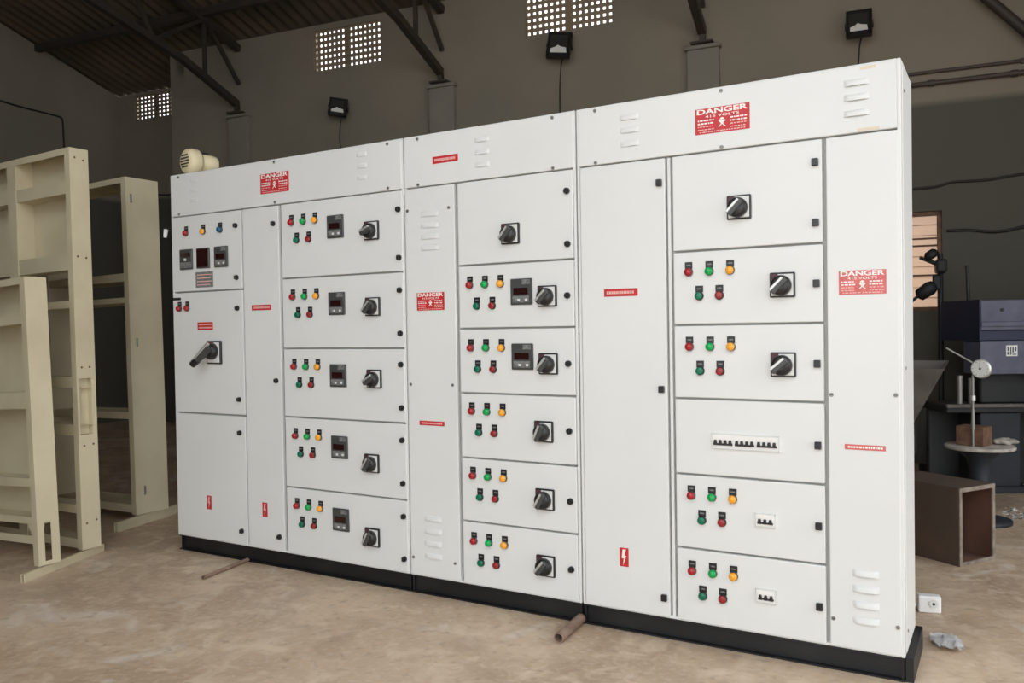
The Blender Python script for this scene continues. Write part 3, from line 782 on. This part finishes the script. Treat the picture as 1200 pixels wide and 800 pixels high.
angle_rail((-.660, .080, 0), (-.790, .60, 0), 'cream channel on the floor under the open cubicle beside the switchboard', .060, .03)

# ================================================================== ON THE FLOOR
def pipe(p, q, r, label):
    p = Vector(p); q = Vector(q); d = (q - p).normalized(); mb = MB()
    prof = [(r, 0), (r, (q - p).length), (r * .78, (q - p).length), (r * .78, 0.0)]
    t = bmesh.new(); n = 20; rings = [[t.verts.new((rr * math.cos(2 * PI * k / n), rr * math.sin(2 * PI * k / n), z)) for k in range(n)] for rr, z in prof]
    for i in range(4):
        a, b = rings[i], rings[(i + 1) % 4]
        for k in range(n): t.faces.new((a[k], a[(k + 1) % n], b[(k + 1) % n], b[k]))
    mb._add(t, M['rustpipe'], Matrix.Translation(p) @ d.to_track_quat('Z', 'Y').to_matrix().to_4x4(), False)
    return tag(mb.build('roller_pipe'), label, 'pipe', 'pipe offcuts at the foot of the board')
pipe((2.520, -.240, .021), (2.500, -.003, .021), .020, 'rusty pipe offcut at the foot of the switchboard, between its middle and right sections')
pipe((.612, -.330, .011), (.560, -.003, .011), .010, 'thin rusty rod sticking out at the foot of the left section')
# open rusty box
bx = empty('steel_box', (3.791, 1.569, 0), math.atan2(.228, .146), 'rusty open-ended steel box lying on the floor right of the switchboard', 'box')
w, L_, h, t_ = .275, .42, .385, .014
mb = MB(); O, I = M['boxout'], M['boxin']
mb.box(0, w, 0, L_, 0, .006, O); mb.box(0, w, 0, L_, h - .006, h, O); mb.box(0, .006, 0, L_, .006, h - .006, O); mb.box(w - .006, w, 0, L_, .006, h - .006, O)
mb.box(.006, w - .006, L_ - .006, L_, .006, h - .006, I)
mb.box(.006, .008, .01, L_ - .006, .008, h - .008, I); mb.box(w - .008, w - .006, .01, L_ - .006, .008, h - .008, I); mb.box(.008, w - .008, .01, L_ - .006, .006, .008, I); mb.box(.008, w - .008, .01, L_ - .006, h - .008, h - .006, I)
mb.build('shell', bx)
mb = MB(); R_ = M['boxrim']
for q in ((0, w, h - .022, h), (0, w, 0, .018), (0, .020, .018, h - .022), (w - .020, w, .018, h - .022)): mb.box(q[0], q[1], -.006, .006, q[2], q[3], R_, .002)
mb.build('rim', bx, label='worn pale rim')
bx.rotation_euler = (0, 0, math.atan2(.228, .146))
# white socket piece and plastic scrap
mb = MB(); mb.box(-.045, .042, -.022, .022, 0, .07, M['bright'], .006, 2); mb.tube((.012, -.0215, .04), (.012, -.026, .04), .017, .017, M['dial_in'], 18); mb.tube((.012, -.0255, .04), (.012, -.0275, .04), .006, .006, M['blackp'], 10); mb.box(-.09, -.048, -.008, .008, .02, .034, M['bright'], .003)
o = mb.build('socket_box', None, (3.715, .800, 0)); o.rotation_euler = (0, 0, .25); tag(o, 'small white plastic socket box on the floor behind the right end of the switchboard', 'socket')
t = bmesh.new(); n = 9; rnd = random.Random(5); vs = []
for j in range(n):
    for i in range(n):
        u, v = i / (n - 1) - .5, j / (n - 1) - .5
        k = 1 - .25 * abs(u * v) * 4
        vs.append(t.verts.new((u * .11 * k, v * .17 * k, .004 + .012 * rnd.random() + .012 * abs(math.sin(7 * u + 5 * v)))))
for j in range(n - 1):
    for i in range(n - 1): t.faces.new((vs[j * n + i], vs[j * n + i + 1], vs[(j + 1) * n + i + 1], vs[(j + 1) * n + i]))
mb = MB(); mb._add(t, M['plastic'], None, True); o = mb.build('plastic_scrap', None, (3.80, .425, 0)); o.rotation_euler = (0, 0, .3)
tag(o, 'crumpled pale plastic scrap on the floor by the right foot of the switchboard', 'scrap')

# ---------------- round table with dial gauge
rt = empty('round_table', (3.855, 2.665, 0), 0, 'low round pedestal table with a worn pale top, right of the switchboard', 'table')
mb = MB(); mb.lathe([(.185, 0), (.190, .004), (.190, .018), (.185, .022)], M['plate'], Matrix.Translation((0, 0, .440)), 40); mb.build('table_top', rt)
mb = MB(); mb.lathe([(.075, .02), (.065, .06), (.055, .30), (.07, .38), (.12, .425), (.13, .440)], M['mpetrol'], None, 28); mb.build('pedestal', rt)
mb = MB(); mb.lathe([(.17, 0), (.17, .02), (.10, .035)], M['mpetrol'], None, 28); mb.build('foot', rt)
dg = empty('dial_gauge_stand', (3.825, 2.645, .462), math.radians(-20), 'dial gauge on a thin post with rusty block base, standing on the round table', 'gauge')
mb = MB(); mb.box(-.08, .08, -.06, .06, 0, .115, M['rust'], .006, 2); mb.build('block', dg, label='rusty steel block')
mb = MB(); mb.tube((.02, -.062, .0), (.02, -.062, .42), .007, .007, M['zinc'], 12); mb.tube((.02, -.062, .10), (.02, -.062, .22), .012, .009, M['zinc'], 12); mb.tube((.02, -.062, .27), (.02, -.062, .30), .016, .016, M['silver'], 12); mb.build('post', dg)
mb = MB(); mb.tube((-.125, -.070, .580), (.05, -.070, .480), .005, .005, M['silver'], 10); mb.tube((.02, -.062, .42), (.03, -.070, .49), .006, .006, M['zinc'], 10); mb.build('arm', dg)
mb = MB(); mb.lathe([(.050, 0), (.057, .004), (.057, .022), (.050, .028)], M['silver'], Matrix.Translation((.075, -.066, .462)) @ Matrix.Rotation(PI / 2, 4, 'X'), 30)
mb.lathe([(.050, .026), (.049, .030)], M['dialw'], Matrix.Translation((.075, -.066, .462)) @ Matrix.Rotation(PI / 2, 4, 'X'), 30, False)
mb.tube((.075, -.095, .462), (.075, -.099, .462), .006, .006, M['blackp'], 10); mb.box(.074, .076, -.098, -.0965, .462, .500, M['blackp'])
for k in range(12):
    mb.box(-.0008, .0008, -.0975, -.0962, .038, .045, M['blackp'], 0, 1, Matrix.Translation((.075, 0, .462)) @ Matrix.Rotation(k * PI / 6, 4, 'Y'))
mb.build('dial', dg, label='round white dial')

t = bmesh.new(); bmesh.ops.create_icosphere(t, subdivisions=3, radius=1); rnd = random.Random(9)
for v in t.verts:
    c_ = v.co; k = 1 + .28 * math.sin(6 * c_.x + 3 * c_.z) * math.cos(5 * c_.y) + .22 * rnd.random(); v.co = Vector((c_.x * .060 * k, c_.y * .042 * k, max(c_.z, -.55) * .022 * k))
mb = MB(); mb._add(t, M['plate'], None, True); o = mb.build('cleaning_rag', None, (3.985, 2.735, .4785)); o.rotation_euler = (0, 0, .5)
tag(o, 'crumpled pale rag lying at the right rim of the round table', 'rag')
# ---------------- blue-grey machine at the right edge
mc = empty('press_machine', (3.845, 3.56, 0), math.radians(27), 'blue-grey press machine on a dark frame at the right edge, before the back wall', 'machine')
mb = MB(); mb.box(0, 1.2, 0, .55, 1.135, 1.345, M['mblue'], .008, 2); mb.box(-.004, 1.2, .003, .004, 1.168, 1.174, M['mnavy'])
mb.box(0, 1.2, -.010, .002, 1.16, 1.195, M['mblue'], .003)
for x in (.14, .62): mb.tube((x, 0, 1.275), (x, -.008, 1.275), .012, .012, M['mdark'], 12)
mb.tube((.345, -.008, 1.185), (.345, -.022, 1.185), .014, .012, M['silver'], 14); mb.build('upper_beam', mc)
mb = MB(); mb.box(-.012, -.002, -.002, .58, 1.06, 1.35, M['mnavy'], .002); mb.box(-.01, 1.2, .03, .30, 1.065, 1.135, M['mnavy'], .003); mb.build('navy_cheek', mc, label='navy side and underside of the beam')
mb = MB(); mb.box(.0, .335, .01, .26, .830, 1.063, M['mblue'], .006, 2); mb.box(.345, 1.2, .01, .26, .80, 1.063, M['mblue'], .006, 2); mb.build('apron', mc)
mb = MB(); mb.box(.168, .245, .004, .0095, .955, 1.030, M['mcb'], .001)
for q in ((.176, .190, .965, .985), (.178, .186, .99, 1.02), (.196, .203, .965, 1.02), (.210, .236, .965, .972), (.210, .218, .98, 1.02), (.226, .236, .99, 1.02)): mb.box(q[0], q[1], .002, .0042, q[2], q[3], M['greyp'])
mb.build('rating_plate', mc, label='white rating plate with dark marks')
mb = MB(); mb.box(-.22, 1.2, .04, .42, .56, .62, M['mdark'], .01); mb.box(-.22, 1.2, .02, .05, .600, .625, M['hop'], .003)
mb.box(.05, 1.2, .12, .40, .62, .83, M['mdark'], .01); mb.build('bed', mc)
mb = MB(); mb.box(.02, .30, .06, .42, 0, .56, M['mpetrol'], .015, 2); mb.box(-.02, .34, .02, .44, 0, .05, M['mpetrol'], .01); mb.build('leg_casting', mc); mb = MB(); mb.box(.85, 1.15, .06, .42, 0, .56, M['mpetrol'], .015, 2); mb.build('leg_casting', mc)
mb = MB(); mb.box(-.20, 1.0, .38, .42, 0, .56, M['mdark'], .01); mb.build('back_guard', mc)
mb = MB(); mb.tube((.03, .24, 1.345), (.02, .24, 1.60), .013, .011, M['mdark'], 12); mb.tube((.02, .24, 1.585), (.02, .24, 1.60), .015, .015, M['mdark'], 12); mb.build('guide_post', mc)
mb = MB(); mb.box(.42, .48, .16, .24, 1.345, 1.46, M['mdark'], .01); mb.tube((.45, .20, 1.46), (.45, .20, 1.50), .02, .02, M['mdark'], 12); mb.build('clamp_post', mc)
mb = MB()
mb.tube((-.10, .10, .62), (-.10, .10, .82), .020, .020, M['zinc'], 12); mb.tube((-.02, .10, .62), (-.02, .10, .80), .022, .022, M['zinc'], 12); mb.build('guide_pin', mc)

# ---------------- hopper half hidden by the board
hopr = empty('hopper', (3.52, 2.55, 0), 0, 'dark grey tapering hopper half hidden behind the right end of the switchboard', 'hopper')
mb = MB(); t = bmesh.new()
top = [(-.30, -.22, .93), (.17, -.22, .93), (.17, .22, .96), (-.30, .22, .96)]; low = [(-.20, -.08, .58), (-.02, -.08, .58), (-.02, .08, .58), (-.20, .08, .58)]
def loft(t, A_, B_):
    a = [t.verts.new(p) for p in A_]; b = [t.verts.new(p) for p in B_]
    for k in range(4): t.faces.new((a[k], a[(k + 1) % 4], b[(k + 1) % 4], b[k]))
    return a, b
loft(t, top, low); s = .012
ti = [(-.30 + s, -.22 + s, .93), (.17 - s, -.22 + s, .93), (.17 - s, .22 - s, .96), (-.30 + s, .22 - s, .96)]; li = [(-.19, -.07, .60), (-.03, -.07, .60), (-.03, .07, .60), (-.19, .07, .60)]
a, b = loft(t, ti, li); t.faces.new(b)
tv = [t.verts.new(p) for p in top]; tiv = [t.verts.new(p) for p in ti]
for k in range(4): t.faces.new((tv[k], tv[(k + 1) % 4], tiv[(k + 1) % 4], tiv[k]))
lv = [t.verts.new(p) for p in low]; t.faces.new(lv)
mb._add(t, M['hop']); mb.build('bin', hopr)
mb = MB(); mb.box(-.22, -.0, -.10, .10, .40, .58, M['mdark'], .01); mb.box(-.20, -.02, -.09, .09, 0, .40, M['mdark'], .01); mb.box(-.28, .06, -.14, .14, 0, .03, M['mdark'], .005); mb.build('stand', hopr)

# ---------------- drill press in front of the window
dp = empty('drill_press', hp(7.385, .42, 0), HA, 'black drill press silhouetted against the louvred window', 'machine')
mb = MB(); mb.tube((0, 0, .03), (0, 0, 1.74), .020, .020, M['mdark'], 16); mb.build('column', dp)
mb = MB(); mb.box(-.16, .14, -.22, .16, 0, .04, M['mdark'], .008); mb.build('foot_plate', dp)
mb = MB(); mb.box(-.04, .04, -.16, .07, 1.58, 1.69, M['mdark'], .02, 2); mb.lathe([(.04, 0), (.055, .02), (.05, .05), (.03, .07)], M['mdark'], Matrix.Translation((-.05, -.08, 1.70)) @ Matrix.Rotation(-.6, 4, 'Y'), 20)
mb.tube((-.02, -.08, 1.65), (-.15, -.06, 1.71), .018, .012, M['mdark'], 12); mb.build('head', dp)
mb = MB(); mb.lathe([(.02, -.085), (.048, -.07), (.056, .03), (.042, .065), (.015, .08)], M['mdark'], Matrix.Translation((-.10, -.06, 1.45)) @ Matrix.Rotation(.95, 4, 'Y'), 20); mb.box(-.06, .0, -.08, -.02, 1.45, 1.57, M['mdark'], .01); mb.build('motor', dp)
mb = MB(); mb.tube((-.16, -.07, 1.41), (-.25, -.08, 1.325), .012, .010, M['mdark'], 10); mb.tube((-.245, -.08, 1.33), (-.265, -.08, 1.31), .017, .017, M['mdark'], 10); mb.build('feed_handle', dp)
mb = MB(); mb.sweep([(-.17 + .10 * math.cos(a) - .14, -.06, 1.47 + .16 * math.sin(a)) for a in [(-1.2 + .2 * k) for k in range(13)]], .009, M['mdark']); mb.build('belt_guard', dp)

# ---------------- pale scraps by the machine foot
sw = bmesh.new(); rnd = random.Random(11); mb = MB()
for k in range(240):
    u = rnd.random(); v = rnd.gauss(0, .5)
    x = 3.98 + u * .55; y = 2.95 + v * .22 - .1 * u
    l = rnd.uniform(.008, .035); a = rnd.uniform(0, PI)
    mb.box(-l / 2, l / 2, -.004, .004, 0, rnd.uniform(.002, .006), M['dial_in'] if k % 3 else M['zinc'], 0, 1, Matrix.Translation((x, y, .0005)) @ Matrix.Rotation(a, 4, 'Z'))
tag(mb.build('metal_shavings'), 'scattered pale metal shavings on the floor by the press machine', 'shavings', kind='stuff')

# white cord end hanging beside the board's left edge
cdo = empty('cord_end', (-.012, .03, 1.775), 0, 'short cord with a white plug sticking out from the left side of the switchboard', 'cord')
mb = MB(); mb.sweep([(.012, 0, .03), (-.006, -.01, .033), (-.03, -.015, .022), (-.045, -.018, .010)], .004, M['cable']); mb.build('cord', cdo)
mb = MB(); mb.tube((-.045, -.018, .014), (-.052, -.020, -.032), .013, .010, M['bright'], 14); mb.build('plug', cdo, label='white plug')

for o in bpy.data.objects:
    for k in ('_x', '_y', '_z'):
        if k in o: del o[k]

# ================================================================== LIGHT, SKY, CAMERA
wd = bpy.data.worlds.new('sky'); sc.world = wd; wd.use_nodes = True
nt = wd.node_tree; bg = nt.nodes['Background']; bg.inputs[0].default_value = (.93, .97, 1.0, 1); bg.inputs[1].default_value = 2.0
cam = bpy.data.cameras.new('camera'); co = bpy.data.objects.new('camera', cam); COL.objects.link(co); sc.camera = co
cam.sensor_width = 36; cam.lens = 980 / 1200 * 36; cam.clip_start = .05
right = Vector((.8606, .5090, -.0159)); down = Vector((-.0050, -.0227, -.9997)); fwd = Vector((-.5093, .8604, -.0170))
mt = Matrix((( right.x, -down.x, -fwd.x), (right.y, -down.y, -fwd.y), (right.z, -down.z, -fwd.z))).to_4x4()
mt.translation = Vector((3.998, -3.0505, 1.2091)); co.matrix_world = mt

vs_ = sc.view_settings; vs_.view_transform = 'Standard'; vs_.look = 'None'; vs_.gamma = 1; vs_.use_curve_mapping = False; vs_.exposure = 0.49
try:
    sc.cycles.use_denoising = True; sc.cycles.max_bounces = 10; sc.cycles.diffuse_bounces = 6; sc.cycles.sample_clamp_indirect = 8
except Exception: pass
